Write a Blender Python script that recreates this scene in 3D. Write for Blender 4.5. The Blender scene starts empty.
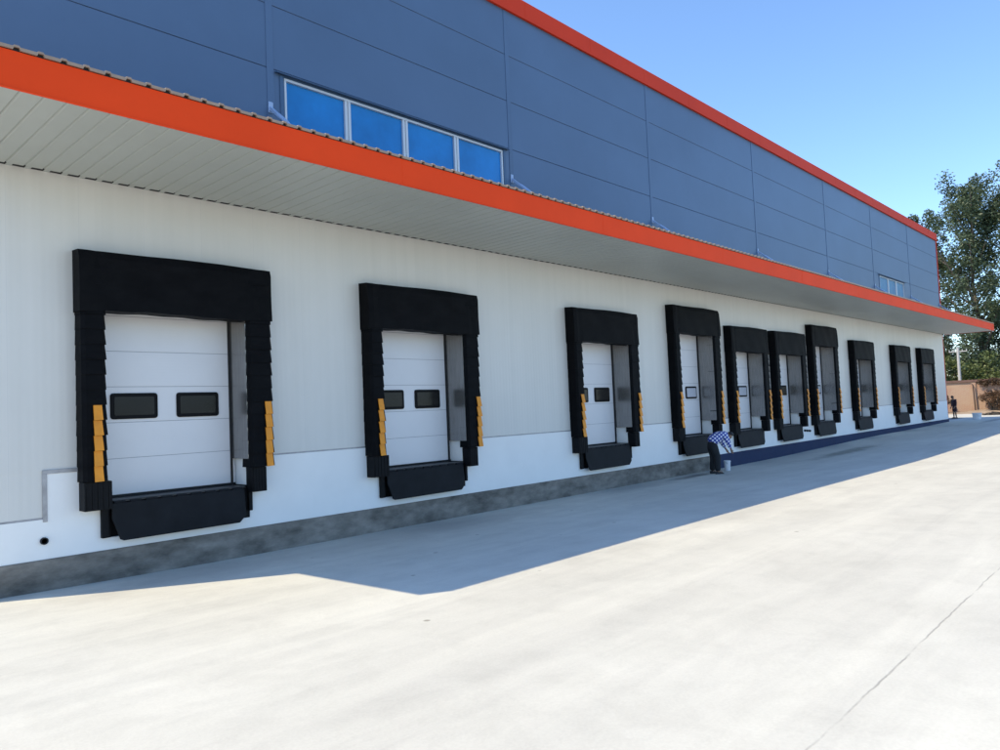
import bpy, bmesh, math, random
from mathutils import Vector, Matrix

S = bpy.context.scene
COL = S.collection
R = math.radians

# ------------------------------------------------------------------ camera
cam_d = bpy.data.cameras.new('camera')
cam = bpy.data.objects.new('camera', cam_d)
COL.objects.link(cam)
cam_d.sensor_fit = 'HORIZONTAL'
cam_d.sensor_width = 36.0
cam_d.lens = 36.0 * 741.0 / 1000.0
cam_d.clip_start = 0.05
cam_d.clip_end = 6000
Fv = Vector((0.72903878, 0.6828162, 0.04758671))
Rv = Vector((0.68445176, -0.72779262, -0.04293812))
Uv = Vector((-0.00531441, -0.06387436, 0.9979438))
M = Matrix((Rv, Uv, -Fv)).transposed().to_4x4()
M.translation = Vector((0, -12.8, 2.45))
cam.matrix_world = M
S.camera = cam

# ------------------------------------------------------------------ sky and sun
KX, KY = 0.628, 0.400                       # shadow offset per metre of height
to_sun = Vector((-KX, KY, 1.0)).normalized()
elev = math.asin(to_sun.z)
rot = math.atan2(to_sun.x, to_sun.y)
W = bpy.data.worlds.new('World')
S.world = W
W.use_nodes = True
nt = W.node_tree
bg = nt.nodes['Background']
sky = nt.nodes.new('ShaderNodeTexSky')
sky.sky_type = 'NISHITA'
sky.sun_disc = False
sky.sun_elevation = elev
sky.sun_rotation = rot
sky.altitude = 0
sky.air_density = 1.0
sky.dust_density = 0.2
sky.ozone_density = 4.0
tint = nt.nodes.new('ShaderNodeMix'); tint.data_type = 'RGBA'; tint.blend_type = 'MULTIPLY'
tint.inputs['Factor'].default_value = 1.0
tint.inputs['B'].default_value = (0.868, 0.945, 1.01, 1)
nt.links.new(sky.outputs['Color'], tint.inputs['A'])
nt.links.new(tint.outputs['Result'], bg.inputs['Color'])
bg.inputs['Strength'].default_value = 0.15
sun_d = bpy.data.lights.new('sun', 'SUN')
sun_d.energy = 2.7
sun_d.angle = R(0.5)
sun_d.color = (1.0, 0.85, 0.60)
sun = bpy.data.objects.new('sun', sun_d)
COL.objects.link(sun)
sun.rotation_euler = to_sun.to_track_quat('Z', 'Y').to_euler()
S.view_settings.view_transform = 'Standard'
S.view_settings.look = 'None'
S.view_settings.exposure = 0.96
S.view_settings.gamma = 1.0

# ------------------------------------------------------------------ materials
def mat(name, col, rough=0.6, metal=0.0, var=0.0, scale=2.0, bump=0.0, bscale=30.0,
        spec=0.5, col2=None, stretch=None, detail=5.0):
    m = bpy.data.materials.new(name)
    m.use_nodes = True
    n = m.node_tree.nodes
    l = m.node_tree.links
    p = n['Principled BSDF']
    p.inputs['Base Color'].default_value = (*col, 1)
    p.inputs['Roughness'].default_value = rough
    p.inputs['Metallic'].default_value = metal
    p.inputs['Specular IOR Level'].default_value = spec
    if var or col2 or bump:
        tc = n.new('ShaderNodeTexCoord')
        oi = n.new('ShaderNodeObjectInfo')
        off = n.new('ShaderNodeVectorMath'); off.operation = 'SCALE'
        comb = n.new('ShaderNodeCombineXYZ')
        for k in range(3): l.new(oi.outputs['Random'], comb.inputs[k])
        l.new(comb.outputs[0], off.inputs[0]); off.inputs['Scale'].default_value = 37.0
        add = n.new('ShaderNodeVectorMath'); add.operation = 'ADD'
        l.new(tc.outputs['Object'], add.inputs[0]); l.new(off.outputs[0], add.inputs[1])
        vec = add.outputs[0]
        if stretch:
            mp = n.new('ShaderNodeMapping'); mp.inputs['Scale'].default_value = stretch
            l.new(vec, mp.inputs['Vector']); svec = mp.outputs[0]
        else:
            svec = vec
    if var or col2:
        nz = n.new('ShaderNodeTexNoise')
        nz.inputs['Scale'].default_value = scale
        nz.inputs['Detail'].default_value = detail
        nz.inputs['Roughness'].default_value = 0.62
        l.new(svec, nz.inputs['Vector'])
        rp = n.new('ShaderNodeValToRGB')
        c2 = col2 or tuple(c * (1 - var) for c in col)
        rp.color_ramp.elements[0].position = 0.3; rp.color_ramp.elements[0].color = (*c2, 1)
        rp.color_ramp.elements[1].position = 0.7; rp.color_ramp.elements[1].color = (*col, 1)
        l.new(nz.outputs['Fac'], rp.inputs['Fac'])
        l.new(rp.outputs['Color'], p.inputs['Base Color'])
    if bump:
        nb = n.new('ShaderNodeTexNoise'); nb.inputs['Scale'].default_value = bscale
        nb.inputs['Detail'].default_value = 4
        l.new(svec, nb.inputs['Vector'])
        bp = n.new('ShaderNodeBump'); bp.inputs['Strength'].default_value = bump
        bp.inputs['Distance'].default_value = 0.02
        l.new(nb.outputs['Fac'], bp.inputs['Height'])
        l.new(bp.outputs['Normal'], p.inputs['Normal'])
    return m

def ribbed(m, pitch, depth, axis=0):
    """fine parallel ribs pressed into sheet metal, as a bump"""
    n = m.node_tree.nodes; l = m.node_tree.links
    p = n['Principled BSDF']
    tc = n.new('ShaderNodeTexCoord')
    wv = n.new('ShaderNodeTexWave')
    wv.wave_type = 'BANDS'; wv.bands_direction = 'XYZ'[axis]
    wv.inputs['Scale'].default_value = 0.314 / pitch
    l.new(tc.outputs['Object'], wv.inputs['Vector'])
    bp = n.new('ShaderNodeBump'); bp.inputs['Strength'].default_value = depth
    bp.inputs['Distance'].default_value = 0.01
    l.new(wv.outputs['Fac'], bp.inputs['Height'])
    old = p.inputs['Normal'].links
    if old: l.new(old[0].from_socket, bp.inputs['Normal'])
    l.new(bp.outputs['Normal'], p.inputs['Normal'])
    return m

M_blue = mat('blue_cladding', (0.089, 0.151, 0.258), 0.42, var=0.16, scale=0.30, bump=0.10, bscale=0.7, detail=7, spec=0.5)
M_blue_gap = mat('blue_joint', (0.028, 0.050, 0.095), 0.7)
M_blue_trim = mat('blue_trim', (0.055, 0.11, 0.20), 0.4)
M_rod = mat('rod_paint', (0.36, 0.47, 0.66), 0.3)  # blue paint lightened, bright highlights put into its colour
M_white = ribbed(mat('white_panel', (0.70, 0.675, 0.625), 0.45, var=0.05, scale=0.6, bump=0.02, bscale=3), 0.11, 0.10)
def panel_joints(m, pitch):
    n = m.node_tree.nodes; l = m.node_tree.links; p = n['Principled BSDF']
    tc = n.new('ShaderNodeTexCoord'); sp = n.new('ShaderNodeSeparateXYZ'); l.new(tc.outputs['Object'], sp.inputs[0])
    d = n.new('ShaderNodeMath'); d.operation = 'DIVIDE'; d.inputs[1].default_value = pitch; l.new(sp.outputs[0], d.inputs[0])
    fr = n.new('ShaderNodeMath'); fr.operation = 'FRACT'; l.new(d.outputs[0], fr.inputs[0])
    lt = n.new('ShaderNodeMath'); lt.operation = 'LESS_THAN'; lt.inputs[1].default_value = .008; l.new(fr.outputs[0], lt.inputs[0])
    mp = n.new('ShaderNodeMapping'); mp.inputs['Scale'].default_value = (3.0, 1, .06); l.new(tc.outputs['Object'], mp.inputs['Vector'])
    nz = n.new('ShaderNodeTexNoise'); nz.inputs['Scale'].default_value = 1.5; nz.inputs['Detail'].default_value = 6; l.new(mp.outputs[0], nz.inputs['Vector'])
    rp = n.new('ShaderNodeValToRGB'); rp.color_ramp.elements[0].position = .3; rp.color_ramp.elements[0].color = (.955, .958, .955, 1)
    rp.color_ramp.elements[1].position = .6; rp.color_ramp.elements[1].color = (1, 1, 1, 1); l.new(nz.outputs['Fac'], rp.inputs['Fac'])
    src = p.inputs['Base Color'].links[0].from_socket
    m1 = n.new('ShaderNodeMix'); m1.data_type = 'RGBA'; m1.blend_type = 'MULTIPLY'; m1.inputs['Factor'].default_value = 1
    l.new(src, m1.inputs['A']); l.new(rp.outputs['Color'], m1.inputs['B'])
    m2 = n.new('ShaderNodeMix'); m2.data_type = 'RGBA'; l.new(m1.outputs['Result'], m2.inputs['A']); m2.inputs['B'].default_value = (.46, .46, .45, 1)
    q = n.new('ShaderNodeMath'); q.operation = 'MULTIPLY'; q.inputs[1].default_value = .2; l.new(lt.outputs[0], q.inputs[0]); l.new(q.outputs[0], m2.inputs['Factor'])
    l.new(m2.outputs['Result'], p.inputs['Base Color'])
panel_joints(M_white, 1.0)
M_dado = mat('white_render', (0.90, 0.885, 0.85), 0.8, var=0.05, scale=1.4, bump=0.10, bscale=9)
M_flash = mat('flashing', (0.42, 0.41, 0.42), 0.45, metal=0.4, var=0.3, scale=7)
M_cement = mat('cement_plinth', (0.31, 0.282, 0.245), 0.9, col2=(0.10, 0.092, 0.080), scale=2.9, bump=0.8, bscale=11, detail=12, stretch=(0.6, 1, 1.3), spec=0.2)
M_plblue = mat('plinth_blue', (0.016, 0.030, 0.085), 0.85, var=0.18, scale=3.0, bump=0.3, bscale=12)
M_orange = mat('orange_fascia', (0.88, 0.068, 0.011), 0.6, var=0.10, scale=0.7, bump=0.03, bscale=1.5, spec=0.12)
M_redcap = mat('red_cap', (0.68, 0.050, 0.016), 0.6, var=0.10, scale=0.6, spec=0.15)
M_soffit = mat('soffit_sheet', (0.44, 0.46, 0.425), 0.45, var=0.08, scale=0.7)
M_dark = mat('dark_gap', (0.012, 0.012, 0.013), 0.8)
M_tan = mat('canopy_sheet', (0.40, 0.285, 0.205), 0.6, var=0.25, scale=3)
M_roof = mat('roof_sheet', (0.35, 0.36, 0.38), 0.6, var=0.15)
M_alu = mat('window_frame', (0.62, 0.63, 0.64), 0.35, metal=0.2)
M_pane = mat('blue_pane', (0.010, 0.225, 0.60), 0.12, var=0.35, scale=0.9, bump=0.06, bscale=1.3)  # colour mottling stands in for uneven reflections in the glass
M_pane_pale = mat('pale_pane', (0.12, 0.30, 0.50), 0.16, var=0.15, scale=0.8)  # paler copy of the pane, grazing sky reflection put into the colour
M_pad = mat('black_pvc', (0.0050, 0.0053, 0.0064), 0.65, col2=(0.0016, 0.0018, 0.0026), scale=2.2, bump=0.55, bscale=3.2, spec=0.09, detail=8, stretch=(1, 1, 1.8))
M_block = mat('black_rubber', (0.007, 0.0075, 0.009), 0.6, var=0.3, scale=6, bump=0.2, bscale=20, spec=0.15)
M_lip = mat('leveller_steel', (0.0125, 0.014, 0.017), 0.6, var=0.4, scale=2.5, bump=0.12, bscale=18, spec=0.15)
M_steel = mat('deck_steel', (0.05, 0.05, 0.052), 0.5, metal=0.3, var=0.4, scale=4)
M_yellow = mat('warning_yellow', (0.86, 0.31, 0.011), 0.55, var=0.22, scale=5, bump=0.1, bscale=14)
M_door = ribbed(mat('door_panel', (0.78, 0.765, 0.765), 0.42, var=0.04, scale=1.5, bump=0.03, bscale=6), 0.05, 0.03, 2)
M_liner = mat('liner_metal', (0.33, 0.32, 0.31), 0.24, metal=0.75, var=0.3, scale=5, stretch=(6, 6, 0.5), bump=0.05, bscale=3)
M_seam = mat('seam_grey', (0.30, 0.30, 0.32), 0.7)
M_frame = mat('black_window_frame', (0.006, 0.006, 0.007), 0.5, spec=0.1)
M_glass = mat('dark_glass', (0.010, 0.010, 0.012), 0.2, var=0.5, scale=2.5, spec=0.22)
M_bright_glass = mat('bright_glass', (0.52, 0.54, 0.60), 0.3, var=0.1, scale=3)  # pale base colour imitates light seen in the glass
M_bucket = mat('white_plastic', (0.75, 0.76, 0.78), 0.4, var=0.12, scale=8)
M_wire = mat('wire', (0.3, 0.3, 0.3), 0.4, metal=1)
M_pole = mat('pole_concrete', (0.55, 0.53, 0.50), 0.8, var=0.15, scale=3)
M_post = mat('dark_post', (0.05, 0.03, 0.025), 0.8)
M_bark = mat('bark', (0.16, 0.13, 0.10), 0.9, var=0.5, scale=6, bump=0.5, bscale=20)
M_dirt = mat('dirt', (0.40, 0.31, 0.22), 0.95, col2=(0.24, 0.18, 0.13), scale=0.9, bump=0.6, bscale=4)
M_coping = mat('coping', (0.12, 0.065, 0.05), 0.9, var=0.3, scale=3)
M_debris = mat('debris', (0.07, 0.06, 0.05), 0.9, var=0.4, scale=5)

def leaf_mat(name, a, b, tr=0.25):
    m = mat(name, a, 0.5, col2=b, scale=1.1, detail=3, spec=0.35)
    n = m.node_tree.nodes; l = m.node_tree.links
    p = n['Principled BSDF']; out = n['Material Output']
    t = n.new('ShaderNodeBsdfTranslucent')
    l.new(p.inputs['Base Color'].links[0].from_socket, t.inputs['Color'])
    mx = n.new('ShaderNodeMixShader'); mx.inputs[0].default_value = tr
    l.new(p.outputs[0], mx.inputs[1]); l.new(t.outputs[0], mx.inputs[2])
    l.new(mx.outputs[0], out.inputs['Surface'])
    return m
M_poplar = leaf_mat('poplar_leaves', (0.130, 0.172, 0.094), (0.056, 0.082, 0.044))
M_bush = leaf_mat('bush_leaves', (0.17, 0.20, 0.065), (0.075, 0.105, 0.035))
M_redbush = leaf_mat('rusty_leaves', (0.16, 0.085, 0.05), (0.075, 0.055, 0.03))

def brick_mat():
    m = bpy.data.materials.new('brick'); m.use_nodes = True
    n = m.node_tree.nodes; l = m.node_tree.links; p = n['Principled BSDF']
    p.inputs['Roughness'].default_value = 0.95
    tc = n.new('ShaderNodeTexCoord')
    sp = n.new('ShaderNodeSeparateXYZ'); l.new(tc.outputs['Object'], sp.inputs[0])
    cb = n.new('ShaderNodeCombineXYZ'); l.new(sp.outputs[1], cb.inputs[0]); l.new(sp.outputs[2], cb.inputs[1])
    br = n.new('ShaderNodeTexBrick')
    br.inputs['Color1'].default_value = (0.37, 0.215, 0.135, 1)
    br.inputs['Color2'].default_value = (0.35, 0.16, 0.10, 1)
    br.inputs['Mortar'].default_value = (0.44, 0.37, 0.30, 1)
    br.inputs['Scale'].default_value = 1.0
    br.inputs['Brick Width'].default_value = 0.25
    br.inputs['Row Height'].default_value = 0.075
    br.inputs['Mortar Size'].default_value = 0.010
    l.new(cb.outputs[0], br.inputs['Vector'])
    nz = n.new('ShaderNodeTexNoise'); nz.inputs['Scale'].default_value = 0.45; nz.inputs['Detail'].default_value = 6
    l.new(tc.outputs['Object'], nz.inputs['Vector'])
    rp = n.new('ShaderNodeValToRGB')
    rp.color_ramp.elements[0].position = 0.42; rp.color_ramp.elements[0].color = (0, 0, 0, 1)
    rp.color_ramp.elements[1].position = 0.60; rp.color_ramp.elements[1].color = (1, 1, 1, 1)
    l.new(nz.outputs['Fac'], rp.inputs['Fac'])
    mx = n.new('ShaderNodeMix'); mx.data_type = 'RGBA'
    mul = n.new('ShaderNodeMath'); mul.operation = 'MULTIPLY'; mul.inputs[1].default_value = 0.4
    l.new(rp.outputs['Color'], mul.inputs[0]); l.new(mul.outputs[0], mx.inputs['Factor'])
    l.new(br.outputs['Color'], mx.inputs['A']); mx.inputs['B'].default_value = (0.47, 0.36, 0.25, 1)
    l.new(mx.outputs['Result'], p.inputs['Base Color'])
    return m
M_brick = brick_mat()

def yard_mat():
    m = bpy.data.materials.new('yard_concrete'); m.use_nodes = True
    n = m.node_tree.nodes; l = m.node_tree.links; p = n['Principled BSDF']
    p.inputs['Roughness'].default_value = 0.82
    p.inputs['Specular IOR Level'].default_value = 0.3
    tc = n.new('ShaderNodeTexCoord'); V = tc.outputs['Object']
    def noise(scale, detail, sc=(1, 1, 1), rz=0.0, rough=0.6, dist=0.0):
        mp = n.new('ShaderNodeMapping'); mp.inputs['Scale'].default_value = sc
        mp.inputs['Rotation'].default_value = (0, 0, rz)
        l.new(V, mp.inputs['Vector'])
        t = n.new('ShaderNodeTexNoise'); t.inputs['Scale'].default_value = scale
        t.inputs['Detail'].default_value = detail; t.inputs['Roughness'].default_value = rough
        t.inputs['Distortion'].default_value = dist
        l.new(mp.outputs[0], t.inputs['Vector'])
        return t.outputs['Fac']
    def ramp(f, a, b, ca, cb):
        r = n.new('ShaderNodeValToRGB')
        r.color_ramp.elements[0].position = a; r.color_ramp.elements[0].color = (*ca, 1)
        r.color_ramp.elements[1].position = b; r.color_ramp.elements[1].color = (*cb, 1)
        l.new(f, r.inputs['Fac']); return r.outputs['Color']
    def mul(a, b):
        x = n.new('ShaderNodeMix'); x.data_type = 'RGBA'; x.blend_type = 'MULTIPLY'
        x.inputs['Factor'].default_value = 1
        l.new(a, x.inputs['A']); l.new(b, x.inputs['B']); return x.outputs['Result']
    base = ramp(noise(0.22, 8), 0.32, 0.68, (0.540, 0.530, 0.470), (0.625, 0.618, 0.552))
    streak = ramp(noise(0.9, 6, (0.16, 1.4, 1), R(-24), 0.65, 0.6), 0.34, 0.62, (0.90, 0.90, 0.905), (1.02, 1.02, 1.015))
    blot = ramp(noise(1.6, 9, rough=0.7, dist=0.4), 0.30, 0.55, (0.90, 0.90, 0.90), (1, 1, 1))
    fine = ramp(noise(38, 4), 0.3, 0.7, (0.95, 0.95, 0.95), (1.03, 1.03, 1.03))
    c = mul(mul(mul(base, streak), blot), fine)
    # small dark specks of dirt
    vo = n.new('ShaderNodeTexVoronoi'); vo.inputs['Scale'].default_value = 0.8
    l.new(V, vo.inputs['Vector'])
    speck = ramp(vo.outputs['Distance'], 0.022, 0.040, (0.55, 0.53, 0.5), (1, 1, 1))
    c = mul(c, speck)
    # masks in place coordinates
    sp = n.new('ShaderNodeSeparateXYZ'); l.new(V, sp.inputs[0])
    def mth(op, a, b=None, c_=None):
        x = n.new('ShaderNodeMath'); x.operation = op
        for i, v in enumerate((a, b, c_)):
            if v is None: continue
            if isinstance(v, (int, float)): x.inputs[i].default_value = v
            else: l.new(v, x.inputs[i])
        return x.outputs[0]
    # saw-cut joint running parallel to the building
    wob = mth('MULTIPLY_ADD', noise(1.7, 6), 0.07, 10.87)
    dj = mth('ABSOLUTE', mth('ADD', sp.outputs[1], wob))
    jn = ramp(dj, 0.004, 0.011, (1, 1, 1), (0, 0, 0))
    jw = mth('MULTIPLY', jn, ramp(noise(1.1, 6), 0.42, 0.58, (0.12, 0.12, 0.12), (1, 1, 1)))
    mx = n.new('ShaderNodeMix'); mx.data_type = 'RGBA'
    l.new(mth('MULTIPLY', jw, 0.55), mx.inputs['Factor']); l.new(c, mx.inputs['A'])
    mx.inputs['B'].default_value = (0.17, 0.165, 0.155, 1); c = mx.outputs['Result']
    # dirt washed down along the foot of the plinth, a damp smear, and dark patches
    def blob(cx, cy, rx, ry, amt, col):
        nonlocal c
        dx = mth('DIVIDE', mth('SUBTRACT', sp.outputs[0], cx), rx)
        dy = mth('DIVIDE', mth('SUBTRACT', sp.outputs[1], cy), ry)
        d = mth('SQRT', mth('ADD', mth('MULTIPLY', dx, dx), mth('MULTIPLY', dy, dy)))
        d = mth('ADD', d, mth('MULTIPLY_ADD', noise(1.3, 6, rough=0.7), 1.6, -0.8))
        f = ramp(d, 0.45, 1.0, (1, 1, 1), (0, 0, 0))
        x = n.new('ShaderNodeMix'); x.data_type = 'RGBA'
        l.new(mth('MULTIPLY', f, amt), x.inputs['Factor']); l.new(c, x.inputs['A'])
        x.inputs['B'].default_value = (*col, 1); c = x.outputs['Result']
    blob(33.0, -1.9, 4.6, 0.5, 0.7, (0.20, 0.21, 0.18))
    blob(22.0, -0.6, 1.5, 0.30, 0.75, (0.13, 0.13, 0.12))  # flat dark patch near the plinth
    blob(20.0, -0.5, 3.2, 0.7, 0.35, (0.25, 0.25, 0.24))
    blob(65.0, 0.9, 3.0, 0.7, 0.75, (0.10, 0.09, 0.09))  # dark patch around the distant person's feet
    blob(60.0, -2.6, 4.0, 0.5, 0.6, (0.16, 0.15, 0.15))
    blob(9.0, -1.0, 8.0, 0.9, 0.25, (0.30, 0.29, 0.27))
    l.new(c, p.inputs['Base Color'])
    bp = n.new('ShaderNodeBump'); bp.inputs['Strength'].default_value = 0.25; bp.inputs['Distance'].default_value = 0.01
    hb = mth('ADD', noise(9, 8, rough=0.7), mth('MULTIPLY', jw, -0.6))
    l.new(hb, bp.inputs['Height']); l.new(bp.outputs[0], p.inputs['Normal'])
    return m
M_yard = yard_mat()
M_earth = mat('earth', (0.26, 0.22, 0.15), 0.95, col2=(0.14, 0.14, 0.07), scale=0.06, bump=0.3, bscale=2)

# ------------------------------------------------------------------ mesh helpers
class MB:
    def __init__(s): s.v = []; s.f = []
    def quad(s, a, b, c, d):
        k = len(s.v); s.v += [a, b, c, d]; s.f.append((k, k+1, k+2, k+3))
    def hexa(s, p):          # p: 8 points, bottom ring 0-3 then top ring 4-7, counter-clockwise from above
        k = len(s.v); s.v += [tuple(q) for q in p]
        for f in ((3,2,1,0),(4,5,6,7),(0,1,5,4),(1,2,6,5),(2,3,7,6),(3,0,4,7)):
            s.f.append(tuple(k+i for i in f))
    def box(s, x0, x1, y0, y1, z0, z1):
        s.hexa([(x0,y0,z0),(x1,y0,z0),(x1,y1,z0),(x0,y1,z0),(x0,y0,z1),(x1,y0,z1),(x1,y1,z1),(x0,y1,z1)])
    def bar(s, a, b, w, h=None):
        a = Vector(a); b = Vector(b); h = h or w
        d = (b-a).normalized(); up = Vector((0,0,1)) if abs(d.z) < .95 else Vector((1,0,0))
        sx = d.cross(up).normalized()*w/2; sy = sx.cross(d).normalized()*h/2
        s.hexa([a-sx-sy, a+sx-sy, b+sx-sy, b-sx-sy, a-sx+sy, a+sx+sy, b+sx+sy, b-sx+sy])
    def ring(s, pts, n=12, close=True):   # pts: (centre, radius, axisdir)
        k0 = len(s.v)
        for c, r, d in pts:
            c = Vector(c); d = Vector(d).normalized()
            up = Vector((0,0,1)) if abs(d.z) < .9 else Vector((1,0,0))
            a = d.cross(up).normalized(); b = d.cross(a)
            for i in range(n):
                t = 2*math.pi*i/n
                s.v.append(tuple(c + a*r*math.cos(t) + b*r*math.sin(t)))
        for j in range(len(pts)-1):
            for i in range(n):
                s.f.append((k0+j*n+i, k0+j*n+(i+1)%n, k0+(j+1)*n+(i+1)%n, k0+(j+1)*n+i))
        if close:
            s.f.append(tuple(k0+i for i in reversed(range(n))))
            s.f.append(tuple(k0+(len(pts)-1)*n+i for i in range(n)))
    def tube(s, a, b, r0, r1=None, n=10):
        d = Vector(b)-Vector(a)
        s.ring([(a, r0, d), (b, r1 if r1 is not None else r0, d)], n)
    def build(s, name, m, parent=None, bevel=0.0, smooth=False, seg=2):
        me = bpy.data.meshes.new(name)
        me.from_pydata([tuple(v) for v in s.v], [], s.f)
        if bevel or smooth:
            b = bmesh.new(); b.from_mesh(me)
            bmesh.ops.recalc_face_normals(b, faces=b.faces)
            if bevel:
                es = [e for e in b.edges if len(e.link_faces) == 2 and e.calc_face_angle(0) > .5]
                bmesh.ops.bevel(b, geom=es, offset=bevel, segments=seg, affect='EDGES', clamp_overlap=True)
            b.to_mesh(me); b.free()
        else:
            b = bmesh.new(); b.from_mesh(me); bmesh.ops.recalc_face_normals(b, faces=b.faces); b.to_mesh(me); b.free()
        me.materials.append(m)
        if smooth:
            for pl in me.polygons: pl.use_smooth = True
        o = bpy.data.objects.new(name, me); COL.objects.link(o)
        if parent: o.parent = parent
        return o

def tag(o, label=None, cat=None, group=None, kind=None):
    if label: o['label'] = label
    if cat: o['category'] = cat
    if group: o['group'] = group
    if kind: o['kind'] = kind
    return o
def empty(name, loc, label=None, cat=None, group=None, rz=0.0):
    o = bpy.data.objects.new(name, None); COL.objects.link(o)
    o.location = loc; o.rotation_euler.z = rz; o.empty_display_size = .3
    return tag(o, label, cat, group)
def sm(a, b, x):
    t = min(1, max(0, (x-a)/(b-a))); return t*t*(3-2*t)
def gz(x, y):
    """height of the yard"""
    rise = 0.22*sm(27, 46, x) + 0.10*sm(48, 62, x) + 0.07*(1-sm(1, 6, x))
    sl = 0.030 - 0.019*sm(12, 42, x)
    d = max(0.0, -y)
    return rise + sl*min(d, 6.5) + sl*0.5*max(0, min(d, 16)-6.5)

# ------------------------------------------------------------------ ground
def grid(xs, ys, zf, name, m):
    b = MB()
    for y in ys:
        for x in xs: b.v.append((x, y, zf(x, y)))
    nx = len(xs)
    for j in range(len(ys)-1):
        for i in range(nx-1):
            b.f.append((j*nx+i, j*nx+i+1, (j+1)*nx+i+1, (j+1)*nx+i))
    o = b.build(name, m)
    for pl in o.data.polygons: pl.use_smooth = True
    return o
xs = [-60+2*i for i in range(0, 70)] + [79.0]
ys = [-70, -60, -50, -40, -30, -24, -20, -18, -16] + [-15+0.5*i for i in range(30)] + [0, 1, 2, 4, 6, 10, 15, 20, 30, 45]
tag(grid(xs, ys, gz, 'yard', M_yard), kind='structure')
far = [-3000, -1500, -700, -350, -180, -100, -60, -20, 20, 60, 79, 110, 180, 350, 700, 1500, 3000]
tag(grid(far, far, lambda x, y: -0.25 if (-60 < x < 79.5 and -70 < y < 45) else 0.24 if x >= 79 else -0.1, 'ground', M_earth), kind='structure')

# ------------------------------------------------------------------ warehouse
X0, X1 = 2.22, 59.45
ZC = 13.61
DC = [5.54, 11.04, 18.07, 23.53, 27.65, 31.62, 35.71, 41.28, 48.26, 53.82]
TALL = {3, 6}
FLOOR = 1.29
def head_z(i): return 4.79 if i in TALL else 4.29
wh = empty('warehouse', (X0, 0, 0), 'long blue and white warehouse with orange canopy over a row of black loading docks', 'warehouse')
wh.location = (0, 0, 0)

def cells(x0, x1, z0, z1, holes, y, t, name, m, parent, xcuts=(), gap=0.0):
    """wall front with openings and their reveals"""
    b = MB()
    X = sorted({x0, x1, *xcuts, *[h[0] for h in holes], *[h[1] for h in holes]})
    Z = sorted({z0, z1, *[min(max(h[2], z0), z1) for h in holes], *[min(max(h[3], z0), z1) for h in holes]})
    X = [x for x in X if x0 <= x <= x1]; Z = [z for z in Z if z0 <= z <= z1]
    def inh(x, z): return any(h[0] < x < h[1] and h[2] < z < h[3] for h in holes)
    solid = {}
    for i in range(len(X)-1):
        for j in range(len(Z)-1):
            solid[i, j] = not inh((X[i]+X[i+1])/2, (Z[j]+Z[j+1])/2)
    vid = {}
    def vv(i, j, k):
        if (i, j, k) not in vid:
            vid[i, j, k] = len(b.v); b.v.append((X[i], y + (t if k else 0), Z[j]))
        return vid[i, j, k]
    for (i, j), ok in solid.items():
        if not ok: continue
        b.f.append((vv(i,j,0), vv(i+1,j,0), vv(i+1,j+1,0), vv(i,j+1,0)))
        b.f.append((vv(i,j,1), vv(i,j+1,1), vv(i+1,j+1,1), vv(i+1,j,1)))
        if not solid.get((i-1, j)): b.f.append((vv(i,j,0), vv(i,j+1,0), vv(i,j+1,1), vv(i,j,1)))
        if not solid.get((i+1, j)): b.f.append((vv(i+1,j,1), vv(i+1,j+1,1), vv(i+1,j+1,0), vv(i+1,j,0)))
        if not solid.get((i, j-1)): b.f.append((vv(i,j,0), vv(i,j,1), vv(i+1,j,1), vv(i+1,j,0)))
        if not solid.get((i, j+1)): b.f.append((vv(i,j+1,0), vv(i+1,j+1,0), vv(i+1,j+1,1), vv(i,j+1,1)))
    return b.build(name, m, parent)

holes = [(c-1.28, c+1.2, FLOOR, head_z(i)+0.25) for i, c in enumerate(DC)]
pits = [(c-1.25, c+1.25, 0.69, FLOOR) for c in DC]
DZ = 1.785
# white panel wall above, white rendered dado below
cells(X0, X1, DZ+0.03, 6.60, [(a, b_, DZ-1, d) for a, b_, c_, d in holes] , 0.0, 0.42, 'panel_wall', M_white, wh)
cells(X0, 3.47, 1.13, DZ+0.03, [], 0.004, 0.42, 'panel_wall', M_white, wh)
hd = [(a, b_, c_, DZ+1) for a, b_, c_, d in holes] + pits
cells(3.50, X1, 0.5, DZ, hd, -0.010, 0.43, 'dado_wall', M_dado, wh)
cells(X0, 3.50, 0.5, 1.10, [], -0.010, 0.43, 'dado_wall', M_dado, wh)
b = MB()                                     # base flashing between panels and dado
edges = [3.47] + [v for c in DC for v in (c-1.30, c+1.22)] + [X1]
for k in range(0, len(edges), 2):
    b = MB(); b.box(edges[k], edges[k+1], 0.006, 0.3, DZ, DZ+0.03)
    b.build('base_flashing', M_flash, wh, bevel=0.002, seg=1)
b = MB(); b.box(3.44, 4.05, -0.022, 0.0, DZ-0.005, DZ+0.055)
b.box(3.44, 3.50, -0.024, 0.0, 1.06, DZ-0.005)
b.build('base_flashing', M_flash, wh, bevel=0.002, seg=1)
b = MB(); b.box(X0, 3.47, 0.0, 0.3, 1.10, 1.13)
b.build('base_flashing', M_flash, wh, bevel=0.002, seg=1)
# plinth: bare cement, then painted blue
b = MB(); b.box(X0-0.02, 25.1, -0.035, 0.3, -0.6, 0.503); b.build('cement_plinth', M_cement, wh, bevel=0.012)
b = MB(); b.box(25.1, X1+0.02, -0.037, 0.3, -0.6, 0.503); b.build('painted_plinth', M_plblue, wh, bevel=0.012)
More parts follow.
